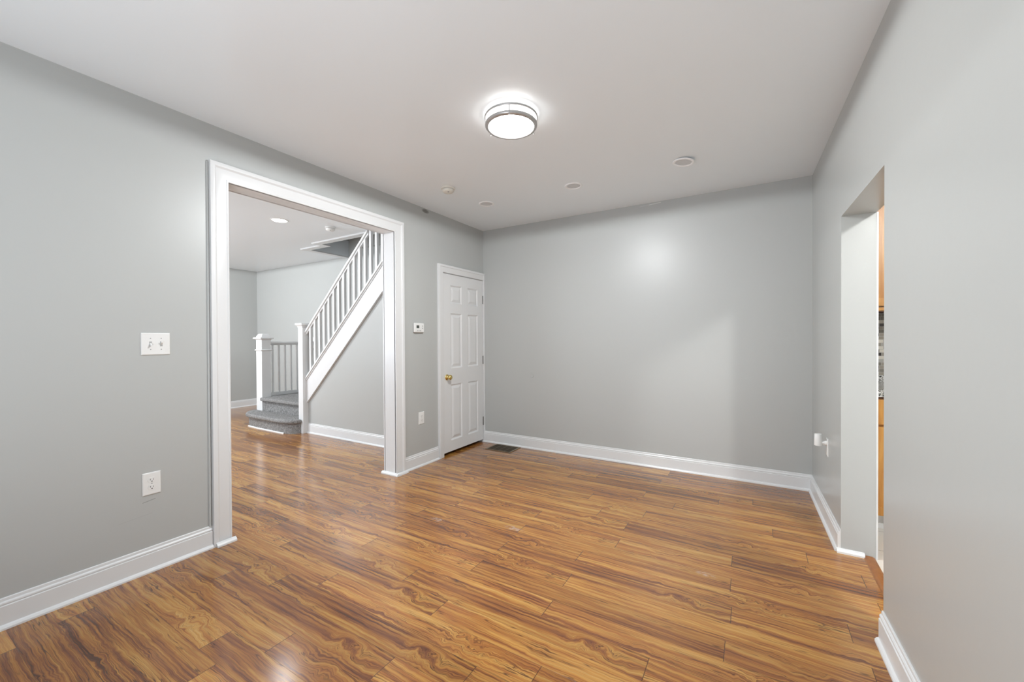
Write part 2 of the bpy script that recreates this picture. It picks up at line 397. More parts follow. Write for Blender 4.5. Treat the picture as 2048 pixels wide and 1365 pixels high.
# ------------------------------------------------------------------ floor: one mesh, one quad per plank
ROWX = {-12:2.26,-11:2.122,-10:1.60,-9:2.585,-8:2.066,-7:2.306,-6:1.708,-5:2.149,-4:1.862,-3:2.085,-2:2.706,-1:2.10,0:2.71,1:1.95,2:1.514,3:1.983,4:1.50,5:1.988,6:2.458,7:1.555,8:2.114,9:1.90,10:1.598,11:1.13}
def build_floor():
    bm = BM(); up = bm.loops.layers.uv.new('plank'); us = bm.loops.layers.uv.new('seed')
    Y0 = -1.677; rnd = random.Random(11)
    k0 = -15; k1 = 29
    for k in range(k0, k1):
        yt = Y0 - PW*k; yb = yt - PW
        xj = ROWX.get(k, rnd.uniform(0, PL))
        n0 = math.floor((FX - 0.1 - xj)/PL); n1 = math.ceil((3.37 - xj)/PL)
        for n in range(n0, n1):
            xa = xj + n*PL; xb = xa + PL; s1 = rnd.randrange(7)/6.0; s2 = rnd.random()
            x0 = max(xa, FX-0.05); x1 = min(xb, 3.36); y1 = min(yt, FY+0.04); y0 = max(yb, YF-0.05)
            if x1 <= x0 or y1 <= y0: continue
            vs = [bm.verts.new(p) for p in ((x0,y0,0),(x1,y0,0),(x1,y1,0),(x0,y1,0))]
            f = bm.faces.new(vs)
            for lp, (X, Y) in zip(f.loops, ((x0,y0),(x1,y0),(x1,y1),(x0,y1))):
                lp[up].uv = (X-xa, Y-yb); lp[us].uv = (s1, s2)
    o = obj('floor', bm, 'floor'); tag(o, 'glossy brown wood-look laminate plank floor through both rooms', None, None, 'structure')
    sub = BM(); box(sub, (FX-0.05, YF-0.05, -0.12), (3.36, FY+0.04, -0.004)); 
    s = obj('subfloor', sub, 'dark', o)
    return o
build_floor()
bm = BM(); box(bm, (3.36, -4.2, -0.12), (6.1, 0.10, 0.0)); struct('floor_kitchen', bm, 'tile', 'white tile floor of the kitchen beyond the right doorway')

# ------------------------------------------------------------------ walls
bm = BM()   # left wall with the cased opening and the closet doorway
DY0, DY1, DZ = -0.757, -0.012, 1.955
def wl(y0, y1, z0, z1): box(bm, (-LT, y0, z0), (0, y1, z1))
wl(YF, OY0-0.012, 0, H); wl(OY0-0.012, OY1+0.012, OZ+0.012, H); wl(OY1+0.012, DY0, 0, H); wl(DY0, DY1, DZ, H); wl(DY1, 0.0, 0, H)
struct('wall_left', bm, 'wall_left', 'grey wall with the wide cased opening and the closet door')
bm = BM(); box(bm, (-LT, 0, 0), (3.40, 0.13, H)); struct('wall_back', bm, 'wall_back', 'plain grey back wall with the floor register at its foot')
RO0, RO1, ROZ = -1.865, -1.065, 1.943
bm = BM()
def rp(y0, y1, z0, z1): prism(bm, [(rwx(y0), y0), (rwx(y1), y1), (rwx(y1, RT), y1), (rwx(y0, RT), y0)], z0, z1)
rp(RO1, 0.0, 0, H); rp(RO0, RO1, ROZ, H); rp(YF, RO0, 0, H)
struct('wall_right', bm, 'wall_right', 'grey right wall with the plain doorway to the kitchen')
bm = BM()   # wall behind the camera with two windows added for the fill light
z0w, z1w = 0.75, 2.35
box(bm, (-LT, YF-0.13, 0), (0.40, YF, H)); box(bm, (1.50, YF-0.13, 0), (1.85, YF, H)); box(bm, (2.95, YF-0.13, 0), (3.55, YF, H))
for a, b_ in ((0.40, 1.50), (1.85, 2.95)):
    box(bm, (a, YF-0.13, 0), (b_, YF, z0w)); box(bm, (a, YF-0.13, z1w), (b_, YF, H))
struct('wall_front', bm, 'wall', 'grey wall behind the camera with two added windows')
for n_, (a, b_) in enumerate(((0.40, 1.50), (1.85, 2.95))):
    bm = BM()
    for (x0, x1, q0, q1) in ((a, a+0.05, z0w, z1w), (b_-0.05, b_, z0w, z1w), (a+0.05, b_-0.05, z0w, z0w+0.05), (a+0.05, b_-0.05, z1w-0.05, z1w), (a+0.05, b_-0.05, 1.53, 1.57)):
        box(bm, (x0, YF-0.11, q0), (x1, YF-0.06, q1))
    struct('window_%d' % (n_+1), bm, 'trim', 'white sash window added unseen behind the camera')
bm = BM(); box(bm, (-LT, YF-0.13, H), (3.55, 0.13, H+0.25)); struct('ceiling', bm, 'ceiling', 'off-white painted ceiling of the main room')

# stair room shell
bm = BM(); box(bm, (FX-0.13, FYF-0.13, 0), (FX, FY+0.13, H)); struct('wall_stair_room_left', bm, 'wall', 'grey end wall of the stair room seen through the cased opening')
bm = BM(); box(bm, (FX, FY, 0), (-LT, FY+0.13, H)); box(bm, (-2.655, FY, H), (0.9, FY+0.13, 5.0))
box(bm, (-2.42, FY-0.05, 2.64), (0.9, FY, 5.0))
struct('wall_stair_room_back', bm, 'wall', 'grey wall behind the staircase, running up into the stairwell')
bm = BM()
box(bm, (FX-0.13, FYF-0.13, 0), (-4.4, FYF, H)); box(bm, (-1.6, FYF-0.13, 0), (-LT, FYF, H)); box(bm, (-4.4, FYF-0.13, 0), (-1.6, FYF, 0.55)); box(bm, (-4.4, FYF-0.13, 2.4), (-1.6, FYF, H))
struct('wall_stair_room_front', bm, 'wall', 'street wall of the stair room with its window, out of view')
bm = BM()
for x0, x1 in ((-4.4, -4.35), (-1.65, -1.6), (-3.03, -2.97)): box(bm, (x0, FYF-0.10, 0.55), (x1, FYF-0.05, 2.4))
for q0, q1 in ((0.55, 0.60), (2.35, 2.40), (1.45, 1.49)): box(bm, (-4.35, FYF-0.10, q0), (-1.65, FYF-0.05, q1))
struct('window_3', bm, 'trim', 'white window of the stair room')
bm = BM()
prism_xz(bm, [(-2.31, 0.0), (-LT, 0.0), (-LT, 2.46), (-0.35, 2.27), (-2.31, 0.40)], SY, SY+0.05)
struct('wall_under_stairs', bm, 'wall', 'pale grey triangular wall under the stair stringer')
bm = BM()   # ceiling with the L-shaped stairwell cut out
for x0, x1, y1 in ((FX-0.13, -2.655, FY+0.13), (-2.655, -2.195, -0.51), (-2.195, -LT, -0.64)): box(bm, (x0, FYF-0.13, H), (x1, y1, H+0.25))
struct('ceiling_stair_room', bm, 'ceiling', 'white ceiling of the stair room with an L-shaped stairwell opening')
bm = BM()   # upper shaft of the stairwell
box(bm, (-2.755, -0.51, H+0.25), (-2.655, FY, 5.0)); box(bm, (-2.755, -0.74, H+0.25), (-2.195, -0.51, 5.0)); box(bm, (-2.195, -0.76, H+0.25), (0.9, -0.64, 5.0)); box(bm, (0.8, -0.64, H+0.25), (0.9, FY, 5.0))
box(bm, (-2.755, -0.76, 5.0), (0.9, FY+0.13, 5.1))
struct('wall_stairwell_upper', bm, 'wall', 'grey upper walls of the stairwell above the ceiling opening')

# kitchen shell
bm = BM(); box(bm, (3.40, 0.0, 0), (6.1, 0.13, H)); struct('wall_kitchen_back', bm, 'kwall', 'kitchen wall behind the cabinets')
bm = BM(); box(bm, (6.0, -4.2, 0), (6.13, 0.0, H)); struct('wall_kitchen_right', bm, 'kwall', 'far side wall of the kitchen, out of view')
bm = BM(); box(bm, (3.40, -4.33, 0), (6.13, -4.2, H)); struct('wall_kitchen_front', bm, 'kwall', 'near wall of the kitchen, out of view')
bm = BM(); box(bm, (rwx(0, RT)-0.0, -4.33, H), (6.13, 0.13, H+0.25)); struct('ceiling_kitchen', bm, 'ceiling', 'kitchen ceiling')

# ------------------------------------------------------------------ baseboards
bm = BM(); base_run(bm, (0, YF), (0, OY0-0.105), (1, 0)); base_run(bm, (0, OY1+0.115), (0, -0.838), (1, 0)); struct('baseboard_left', bm, 'trim', 'white moulded baseboard along the left wall')
bm = BM(); base_run(bm, (0.0, 0), (rwx(0), 0), (0, -1), eb=1.0); struct('baseboard_back', bm, 'trim', 'white moulded baseboard along the back wall')
bm = BM(); base_run(bm, (rwx(0), 0), (rwx(RO1), RO1), (-1, RSK), ea=1.0, eb=-0.0)
# short return of shoe moulding round the doorway jamb
SH = [(0,0),(0.022,0),(0.021,0.010),(0.014,0.019),(0.0,0.024)]
base_run(bm, (rwx(RO1)-0.020, RO1), (rwx(RO1)+0.105, RO1), (0, -1), prof=SH)
struct('baseboard_right', bm, 'trim', 'white moulded baseboard along the far part of the right wall, up to the kitchen doorway')
bm = BM(); base_run(bm, (rwx(RO0), RO0), (rwx(YF), YF), (-1, RSK)); struct('baseboard_right_near', bm, 'trim', 'white moulded baseboard on the near part of the right wall')
bm = BM(); base_run(bm, (FX, FYF), (FX, FY), (1, 0), eb=1.0); struct('baseboard_stair_room_left', bm, 'trim', 'white baseboard at the far end of the stair room')
bm = BM(); base_run(bm, (FX, FY), (-3.66, FY), (0, -1), ea=1.0); struct('baseboard_stair_room_back', bm, 'trim', 'white baseboard on the wall left of the staircase')
bm = BM(); base_run(bm, (-2.305, SY), (-LT, SY), (0, -1)); struct('baseboard_under_stairs', bm, 'trim', 'white baseboard below the triangular wall under the stairs')

# ------------------------------------------------------------------ cased opening: jamb lining and moulded casing
def u_sweep(bm, y0, y1, z1, prof, x0, left=True, right=True, top=True, zb=0.0):
    """profile (w outward from the opening edge, d out of the wall) swept up, across and down"""
    pts = []
    rings = []
    def ring(yc, zc, oy, oz): return [(x0+d, yc+oy*w_, zc+oz*w_) for w_, d in prof]
    rings.append(ring(y0, zb, -1, 0)); rings.append(ring(y0, z1, -1, 1)); rings.append(ring(y1, z1, 1, 1)); rings.append(ring(y1, zb, 1, 0))
    loft(bm, rings)
CAS = [(0,0),(0,0.012),(0.003,0.016),(0.010,0.017),(0.014,0.014),(0.060,0.019),(0.070,0.018),(0.074,0.021),(0.080,0.027),(0.095,0.028),(0.103,0.026),(0.105,0.0)]
bm = BM()
u_sweep(bm, OY0, OY1, OZ, CAS, 0.0)
trim1 = struct('trim_1', bm, 'trim', 'white moulded casing framing the wide opening to the stair room')
autosmooth(trim1, 0.35)
bm = BM()
box(bm, (-LT-0.005, OY0-0.012, 0), (0.008, OY0, OZ)); box(bm, (-LT-0.005, OY1, 0), (0.008, OY1+0.012, OZ)); box(bm, (-LT-0.005, OY0-0.012, OZ), (0.008, OY1+0.012, OZ+0.012))
struct('opening_jamb', bm, 'trim', None, parent=trim1)
bm = BM()
box(bm, (-LT-0.018, OY0-0.10, 0), (-LT, OY0, OZ+0.09)); box(bm, (-LT-0.018, OY1, 0), (-LT, OY1+0.10, OZ+0.09)); box(bm, (-LT-0.018, OY0, OZ), (-LT, OY1, OZ+0.09))
struct('far_side_casing', bm, 'trim', None, parent=trim1)
bm = BM()
base_run(bm, (0.026, OY0-0.095), (0.026, OY0+0.012), (1, 0), prof=SH)
base_run(bm, (0.026, OY1-0.010), (0.026, OY1+0.118), (1, 0), prof=SH)
base_run(bm, (0.046, OY1), (-LT-0.035, OY1), (0, -1), prof=SH)
struct('shoe_moulding', bm, 'trim', None, parent=trim1)
bm = BM()
lathe_prof = []
ring0, ring1 = [], []
for i in range(9):
    a = PI*i/8; ring0.append((0.010*math.sin(a), -2.890+0.008*math.cos(a), 0.130)); ring1.append((0.010*math.sin(a), -2.884+0.008*math.cos(a), 2.318))
loft(bm, [ring0, ring1])
o = obj('cable_cover', bm, 'wall'); autosmooth(o, 0.8)
tag(o, 'thin grey painted vertical cable cover running up beside the left edge of the opening casing', 'cable cover')

# stairwell ceiling trim
bm = BM(); T = 0.018; Wd = 0.095
def tb(x0, y0, x1, y1, z0=H-T, z1=H): box(bm, (x0, y0, z0), (x1, y1, z1))
tb(-2.195-Wd, -0.64-Wd, -LT, -0.64); tb(-2.195-Wd, -0.64, -2.195, -0.51); tb(-2.655-Wd, -0.51-Wd, -2.195-Wd, -0.51); tb(-2.655-Wd, -0.51, -2.655, FY)
struct('trim_2', bm, 'trim', 'white flat trim round the stairwell opening in the ceiling')

# ------------------------------------------------------------------ closet door
door = empty('door_1'); tag(door, 'white six-panel closet door in the left wall beside the corner', None, None, 'structure')
LY0, LY1, LZ0, LZ1, LX = -0.745, -0.022, 0.032, 1.944, 0.004
PAN = [(y0, y1, z0, z1) for (y0, y1) in ((-0.625, -0.428), (-0.320, -0.122)) for (z0, z1) in ((0.148, 0.755), (0.928, 1.525), (1.628, 1.830))]
bm = BM()
box(bm, (LX-0.034, LY0, LZ0), (LX-0.012, LY1, LZ1))
ys = [LY0, -0.625, -0.428, -0.320, -0.122, LY1]; zs = [LZ0, 0.148, 0.755, 0.928, 1.525, 1.628, 1.830, LZ1]
for i in range(5):
    for j in range(7):
        if i in (1, 3) and j in (1, 3, 5): continue
        box(bm, (LX-0.012, ys[i], zs[j]), (LX, ys[i+1], zs[j+1]))
bmesh.ops.remove_doubles(bm, verts=bm.verts, dist=1e-5)
leaf = obj('door_leaf', bm, 'trim', door)
for (y0, y1, z0, z1) in PAN:
    bm = BM(); rings = []
    for ins, dep in ((0, 0.0), (0.004, -0.002), (0.012, -0.009), (0.020, -0.010), (0.024, -0.009), (0.046, -0.002), (0.052, -0.0015)):
        rings.append([(LX+dep, a, b_) for a, b_ in ((y0+ins, z0+ins), (y1-ins, z0+ins), (y1-ins, z1-ins), (y0+ins, z1-ins))])
    loft(bm, rings, cap0=False)
    obj('raised_panel', bm, 'trim', leaf)
DC = [(0,0),(0,0.010),(0.005,0.014),(0.030,0.016),(0.055,0.018),(0.060,0.024),(0.075,0.025),(0.082,0.023),(0.083,0.0)]
bm = BM()
yy0, yy1, zz = LY0-0.004, LY1+0.007, LZ1+0.006
rings = [[(d, yy0-w_, 0.0) for w_, d in DC], [(d, yy0-w_, zz+w_) for w_, d in DC], [(d, yy1+0.0, zz+w_) for w_, d in DC]]
loft(bm, rings)
dcz = obj('door_casing', bm, 'trim', door); autosmooth(dcz, 0.35)
bm = BM(); box(bm, (0.0, -0.0145, 0.0), (0.022, -0.0005, zz+0.083)); obj('hinge_side_casing', bm, 'trim', door)
bm = BM(); box(bm, (-LT+0.001, DY0, 0), (LX-0.006, LY0-0.003, DZ)); box(bm, (-LT+0.001, LY1+0.003, 0), (LX-0.006, DY1, DZ)); box(bm, (-LT+0.001, DY0, LZ1+0.004), (LX-0.006, DY1, DZ))
obj('door_jamb', bm, 'trim', door)
for z in (1.715, 0.992, 0.255):
    bm = BM(); lathe(bm, [(0.0055, z-0.05), (0.0055, z+0.05)], 16, c=(LX+0.004, -0.020, 0)); box(bm, (LX-0.004, -0.030, z-0.049), (LX+0.001, -0.016, z+0.049))
    obj('hinge', bm, 'steel', door, label='grey steel hinge')
kx = LX
bm = BM(); lathe(bm, [(0.032, 0), (0.032, 0.003), (0.028, 0.008), (0.015, 0.012), (0.012, 0.016), (0.011, 0.020), (0.015, 0.025), (0.024, 0.032), (0.027, 0.043), (0.025, 0.053), (0.018, 0.060), (0.006, 0.0625)], 40, 'x', (kx, -0.690, 0.838))
obj('door_knob', bm, 'brass', door, smooth=True, label='polished brass round knob')
bm = BM(); box(bm, (LX-0.010, LY0-0.003, 0.806), (LX+0.0006, LY0+0.001, 0.868)); obj('strike_plate', bm, 'steel', door)

# ------------------------------------------------------------------ switches, outlets, thermostat
def plate(bm, hw, hh, d=0.006, r=0.0022):
    rings = []
    for ins, x in ((0, 0), (0, d*0.5), (r, d*0.85), (r*2.2, d)):
        rings.append([(x, -hw+ins, -hh+ins), (x, hw-ins, -hh+ins), (x, hw-ins, hh-ins), (x, -hw+ins, hh-ins)])
    loft(bm, rings)
def cyl_x(bm, r, x0, x1, y, z, n=24, sy=1.0): 
    rings = [[(x, y+r*sy*math.cos(2*PI*i/n), z+r*math.sin(2*PI*i/n)) for i in range(n)] for x in (x0, x1)]
    loft(bm, rings)
t = thing('light_switch', 'white double toggle switch plate on the grey wall left of the opening', 'light switch', (0, -3.137, 1.230))
bm = BM(); plate(bm, 0.063, 0.060); obj('wall_plate', bm, 'plastic', t)
for y, up_ in ((-0.023, -1), (0.023, 1)):
    bm = BM(); box(bm, (0.0055, y-0.0055, -0.013), (0.0066, y+0.0055, 0.013)); sl = obj('toggle_slot', bm, 'greyplastic', t)
    bm = BM(); k = up_*0.010
    loft(bm, [[(0.005, y-0.004, -0.006), (0.005, y+0.004, -0.006), (0.005, y+0.004, 0.006), (0.005, y-0.004, 0.006)],
              [(0.019, y-0.003, k-0.0035), (0.019, y+0.003, k-0.0035), (0.019, y+0.003, k+0.0035), (0.019, y-0.003, k+0.0035)]])
    obj('toggle_lever', bm, 'plastic', t)
    for z in (-0.030, 0.030):
        bm = BM(); cyl_x(bm, 0.0026, 0.0055, 0.0068, y, z, 12); obj('screw', bm, 'greyplastic', t)
def outlet(label, loc, hw, hh):
    t = thing('wall_outlet', label, 'outlet', loc)
    bm = BM(); plate(bm, hw, hh); obj('wall_plate', bm, 'plastic', t)
    for z in (-0.0195, 0.0195):
        bm = BM(); n = 28; pts = []
        for i in range(n):
            a = 2*PI*i/n; pts.append((0.0168*math.cos(a), max(-0.0135, min(0.0135, 0.0168*math.sin(a)))))
        loft(bm, [[(x, p[0], z+p[1]) for p in pts] for x in (0.0055, 0.0076)])
        f = obj('receptacle_face', bm, 'plastic', t)
        bm = BM()
        box(bm, (0.0070, -0.0078, z-0.001), (0.0080, -0.0056, z+0.007)); box(bm, (0.0070, 0.0052, z-0.001), (0.0080, 0.0070, z+0.006)); cyl_x(bm, 0.0026, 0.0070, 0.0080, 0, z-0.0075, 14)
        obj('prong_slots', bm, 'dark', f, label='dark prong slots')
    bm = BM(); cyl_x(bm, 0.003, 0.0055, 0.0070, 0, 0, 12); obj('screw', bm, 'greyplastic', t)
    return t
outlet('white duplex wall outlet low on the left wall, below the double switch', (0, -3.162, 0.474), 0.0395, 0.060)
outlet('white wall outlet low on the short wall between the opening and the closet door', (0, -1.080, 0.470), 0.038, 0.060)
t = thing('thermostat', 'white digital thermostat on the short wall between the opening and the closet door', 'thermostat', (0, -1.123, 1.357))
bm = BM(); box(bm, (0, -0.060, -0.043), (0.006, 0.060, 0.043)); obj('mounting_plate', bm, 'greyplastic', t)
bm = BM(); box(bm, (0.005, -0.066, -0.045), (0.026, 0.066, 0.047)); obj('housing', bm, 'plastic', t, bevel=0.007)
bm = BM(); box(bm, (0.0255, -0.040, -0.004), (0.0266, -0.004, 0.024)); obj('display', bm, 'lcd', t, label='small dark display')
for y, z, hw, hh in ((0.042, 0.018, 0.006, 0.005), (0.042, -0.004, 0.006, 0.005), (-0.024, -0.028, 0.008, 0.003), (0.010, -0.028, 0.012, 0.003)):
    bm = BM(); box(bm, (0.0255, y-hw, z-hh), (0.0275, y+hw, z+hh)); obj('button', bm, 'greyplastic', t)

t = thing('wall_sensor', 'small white cylindrical device on a stubby arm from a wall plate by the kitchen doorway', 'sensor', (rwx(-0.665), -0.665, 0.515))
bm = BM()
ring = []
loft(bm, [[(-x, a*0.030, b_*0.058) for a, b_ in ((-1+i_, -1+i_), (1-i_, -1+i_), (1-i_, 1-i_), (-1+i_, 1-i_))] for x, i_ in ((0, 0), (0.004, 0), (0.006, 0.07))])
obj('wall_plate', bm, 'plastic', t)
bm = BM(); lathe(bm, [(0.0155, 0.004), (0.0155, 0.014), (0.011, 0.018), (0.011, 0.036)], 24, '-x', (0, 0, 0.026)); obj('arm', bm, 'plastic', t, smooth=False)
bm = BM(); lathe(bm, [(0.016, -0.030), (0.0215, -0.030), (0.0220, -0.027), (0.0205, 0.044), (0.019, 0.047), (0.010, 0.049)], 32, 'z', (-0.052, 0, 0.036)); o = obj('body', bm, 'plastic', t); autosmooth(o)
bm = BM(); lathe(bm, [(0.0158, -0.0312), (0.0158, -0.0290)], 24, 'z', (-0.052, 0, 0.036)); obj('lens', bm, 'greyplastic', t, label='grey recessed underside')

bm = BM(); lathe(bm, [(0.022, 0.0), (0.022, 0.004), (0.020, 0.006), (0.017, 0.006), (0.0165, 0.005)], 32, 'y', (0, 0, 0))
for v in bm.verts: v.co.y = -v.co.y
o = obj('cover_cap', bm, 'wall'); o.location = (0.664, 0, 0.826); tag(o, 'small round painted-over cap low on the back wall', 'cover cap')

# ------------------------------------------------------------------ floor register
t = thing('floor_register', 'bronze slotted floor register set into the floor at the back wall corner', 'floor register', (0.372, -0.160, 0))
bm = BM(); hx, hy = 0.163, 0.122
for a, b_ in (((-hx, -hy), (hx, -hy+0.016)), ((-hx, hy-0.016), (hx, hy)), ((-hx, -hy+0.016), (-hx+0.018, hy-0.016)), ((hx-0.018, -hy+0.016), (hx, hy-0.016))):
    box(bm, (a[0], a[1], 0), (b_[0], b_[1], 0.005))
bmesh.ops.remove_doubles(bm, verts=bm.verts, dist=1e-5)
obj('frame', bm, 'bronze', t)
bm = BM(); box(bm, (-hx+0.018, -hy+0.016, 0.0), (hx-0.018, hy-0.016, 0.0012)); obj('backing', bm, 'dark', t)
bm = BM()
for i in range(17):
    y = -hy+0.020+i*0.0125; box(bm, (-hx+0.018, y, 0.001), (hx-0.018, y+0.0045, 0.004))
for x in (-0.073, 0.0, 0.073): box(bm, (x-0.003, -hy+0.016, 0.001), (x+0.003, hy-0.016, 0.0043))
obj('grille', bm, 'grille', t)

# ------------------------------------------------------------------ ceiling fixtures
t = thing('ceiling_light', 'lit round flush ceiling light with two nickel rings in the main room', 'ceiling light', (1.600, -2.012, H))
bm = BM(); lathe(bm, [(0.119, 0.0), (0.119, -0.012)], 64); obj('base', bm, 'plastic', t)
bm = BM(); lathe(bm, [(0.120, -0.001), (0.121, -0.012), (0.121, -0.058)], 72, cap0=False, cap1=False); obj('drum', bm, 'glowside', t, smooth=True, label='glowing white drum side')
bm = BM(); lathe(bm, [(0.129, -0.058), (0.129, -0.066), (0.115, -0.071), (0.070, -0.075), (0.01, -0.0765)], 72); obj('lens', bm, 'glow', t, smooth=True, label='glowing white frosted lens')
bm = BM(); torus(bm, 0.150, 0.0055, (0, 0, -0.020), sz=1.3); obj('upper_ring', bm, 'nickel', t, smooth=True)
bm = BM()
rp_ = [(0.1295, -0.054), (0.148, -0.054), (0.1515, -0.058), (0.151, -0.066), (0.146, -0.0725), (0.134, -0.0745), (0.1295, -0.070)]
n = 72; vs = [[bm.verts.new((r*math.cos(2*PI*i/n), r*math.sin(2*PI*i/n), z)) for r, z in rp_] for i in range(n)]
for i in range(n):
    a, b_ = vs[i], vs[(i+1) % n]
    for j in range(len(rp_)): bm.faces.new((a[j], a[(j+1) % len(rp_)], b_[(j+1) % len(rp_)], b_[j]))
autosmooth(obj('lower_ring', bm, 'nickel', t), 0.8)
for dg in (-63, 57, 177):
    a = math.radians(dg); bm = BM(); lathe(bm, [(0.0028, -0.014), (0.0028, -0.074), (0.0045, -0.075), (0.0045, -0.080), (0.002, -0.083)], 14, 'z', (0.150*math.cos(a), 0.150*math.sin(a), 0)); obj('post', bm, 'nickel', t, smooth=False)

# three unlit recessed lights in a row
can = thing('recessed_light', 'unlit recessed ceiling light nearest the closet door', 'recessed light', (0.602, -0.802, H), group='unlit recessed lights in the main room ceiling')
bm = BM()
cp = [(0.056, -0.0005), (0.058, -0.004), (0.066, -0.0075), (0.072, -0.006), (0.0755, -0.001), (0.0755, 0.002), (0.056, 0.002)]
n = 56; vs = [[bm.verts.new((r*math.cos(2*PI*i/n), r*math.sin(2*PI*i/n), z)) for r, z in cp] for i in range(n)]
for i in range(n):
    a, b_ = vs[i], vs[(i+1) % n]
    for j in range(len(cp)): bm.faces.new((a[j], a[(j+1) % len(cp)], b_[(j+1) % len(cp)], b_[j]))
autosmooth(obj('trim_ring', bm, 'canring', can), 0.9)
bm = BM(); lathe(bm, [(0.057, -0.0015), (0.057, -0.0003)], 48); obj('lens', bm, 'canlens', can)
c2 = copy_tree(can); c2.location = (1.494, -0.795, H); c2['label'] = 'unlit recessed ceiling light in the middle of the row'
c3 = copy_tree(can); c3.location = (2.370, -0.829, H-0.010); c3.rotation_euler = (math.radians(-1.5), math.radians(6.0), 0); c3['label'] = 'unlit recessed ceiling light drooping loose, nearest the right wall'
bm = BM(); lathe(bm, [(0.0535, 0.0075), (0.0535, 0.013)], 40); o = obj('gap_shade_disc', bm, 'cangap', c3, label='dark disc for the shade in the gap where the trim has dropped')

def smoke(label, loc, mat):
    t = thing('smoke_detector', label, 'smoke detector', loc)
    bm = BM(); lathe(bm, [(0.056, 0.0), (0.058, -0.004), (0.058, -0.012), (0.055, -0.015)], 48); autosmooth(obj('base', bm, mat, t), 0.8)
    bm = BM(); lathe(bm, [(0.046, -0.014), (0.046, -0.020)], 48); obj('vent_gap', bm, 'greyplastic', t)
    bm = BM(); lathe(bm, [(0.049, -0.019), (0.050, -0.024), (0.048, -0.034), (0.040, -0.041), (0.016, -0.0425), (0.014, -0.044), (0.004, -0.0445)], 48); autosmooth(obj('cover', bm, mat, t), 0.9)
    bm = BM(); lathe(bm, [(0.007, -0.0415), (0.007, -0.0455)], 16, 'z', (0.018, -0.016, 0)); obj('test_button', bm, 'greyplastic', t)
smoke('round ivory smoke detector on the main room ceiling above the closet door', (0.553, -1.318, H), 'ivory')
smoke('round white smoke detector on the stair room ceiling beside the stairwell', (-1.400, -1.073, H), 'plastic')
t = thing('downlight', 'lit recessed downlight in the stair room ceiling', 'recessed light', (-1.622, -1.536, H))
bm = BM()
cp = [(0.070, -0.0005), (0.072, -0.004), (0.082, -0.006), (0.088, -0.001), (0.088, 0.002), (0.070, 0.002)]
n = 56; vs = [[bm.verts.new((r*math.cos(2*PI*i/n), r*math.sin(2*PI*i/n), z)) for r, z in cp] for i in range(n)]
for i in range(n):
    a, b_ = vs[i], vs[(i+1) % n]
    for j in range(len(cp)): bm.faces.new((a[j], a[(j+1) % len(cp)], b_[(j+1) % len(cp)], b_[j]))
obj('trim_ring', bm, 'plastic', t)
bm = BM(); lathe(bm, [(0.071, -0.0030), (0.071, -0.0003)], 48); obj('lens', bm, 'glow2', t, label='glowing white lens')

# ------------------------------------------------------------------ staircase
st = thing('staircase', 'white staircase with grey carpeted steps rising to the right in the next room', 'staircase', (-2.35, -0.80, 0))
OX, OYY = -2.35, -0.80
def sobj(name, bm, mat, parent=st, **k):
    for v in bm.verts: v.co.x -= OX; v.co.y -= OYY
    return obj(name, bm, mat, parent, **k)
def rounded(pts, r=0.0): return pts
PLY = [(-3.66,-0.755),(-3.635,-0.84),(-3.57,-0.91),(-3.48,-0.955),(-3.38,-0.975),(-3.2,-0.985),(-2.60,-0.990),(-2.50,-0.980),(-2.425,-0.950),(-2.378,-0.905),(-2.352,-0.862),(-2.405,-0.862),(-2.405,-0.755)]
def grow(P, k):
    cx, cy = -3.0, -0.75; out = []
    for i, (x, y) in enumerate(P):
        if i >= len(P)-2 or i == 0: out.append((x - (k if i == 0 else 0), y)); continue
        dx, dy = x-cx, y-cy; nx = dx/0.62; ny = dy/0.23; l = math.hypot(nx**3, ny**3) or 1
        out.append((x + k*(nx**3)/l, y + k*(ny**3)/l))
    return out
bm = BM(); prism(bm, PLY, 0, 0.142); sobj('step_riser', bm, 'carpet')
GP = grow(PLY, 0.042); GP[10] = (-2.318, -0.866); GP[11] = (-2.405, -0.866)
bm = BM(); prism(bm, GP, 0.134, 0.194); o = sobj('bottom_tread', bm, 'carpet', bevel=0.026, label='grey carpeted bullnose bottom step'); 
bm = BM(); base_run(bm, (-3.46, -0.967), (-3.2, -0.985), (0.07, -1), prof=[(0,0),(0.014,0),(0.013,0.008),(0.006,0.014),(0,0.015)]); base_run(bm, (-3.2, -0.985), (-2.53, -0.988), (0, -1), prof=[(0,0),(0.014,0),(0.013,0.008),(0.006,0.014),(0,0.015)]); sobj('shoe_moulding', bm, 'trim')
bm = BM(); box(bm, (-3.49, -0.755, 0), (-2.405, -0.60, 0.35)); sobj('step_riser', bm, 'carpet')
bm = BM(); prism(bm, [(-3.49, -0.80), (-2.405, -0.80), (-2.405, -0.755), (-2.305, -0.755), (-2.305, FY-0.001), (-3.60, FY-0.001), (-3.60, -0.61), (-3.49, -0.61)], 0.338, 0.388); sobj('landing', bm, 'carpet', bevel=0.018)
bm = BM(); box(bm, (-3.62, -0.61, 0), (-2.33, FY-0.001, 0.338)); sobj('landing_base', bm, 'trim')
for k in range(13):
    x = -2.33 + 0.2*k; z = 0.578 + 0.19*k
    bm = BM(); box(bm, (x, -0.760, z-0.19), (x+0.03, FY-0.052, z-0.04)); box(bm, (x-0.025, -0.760, z-0.04), (x+0.205, FY-0.052, z)); sobj('step', bm, 'carpet')
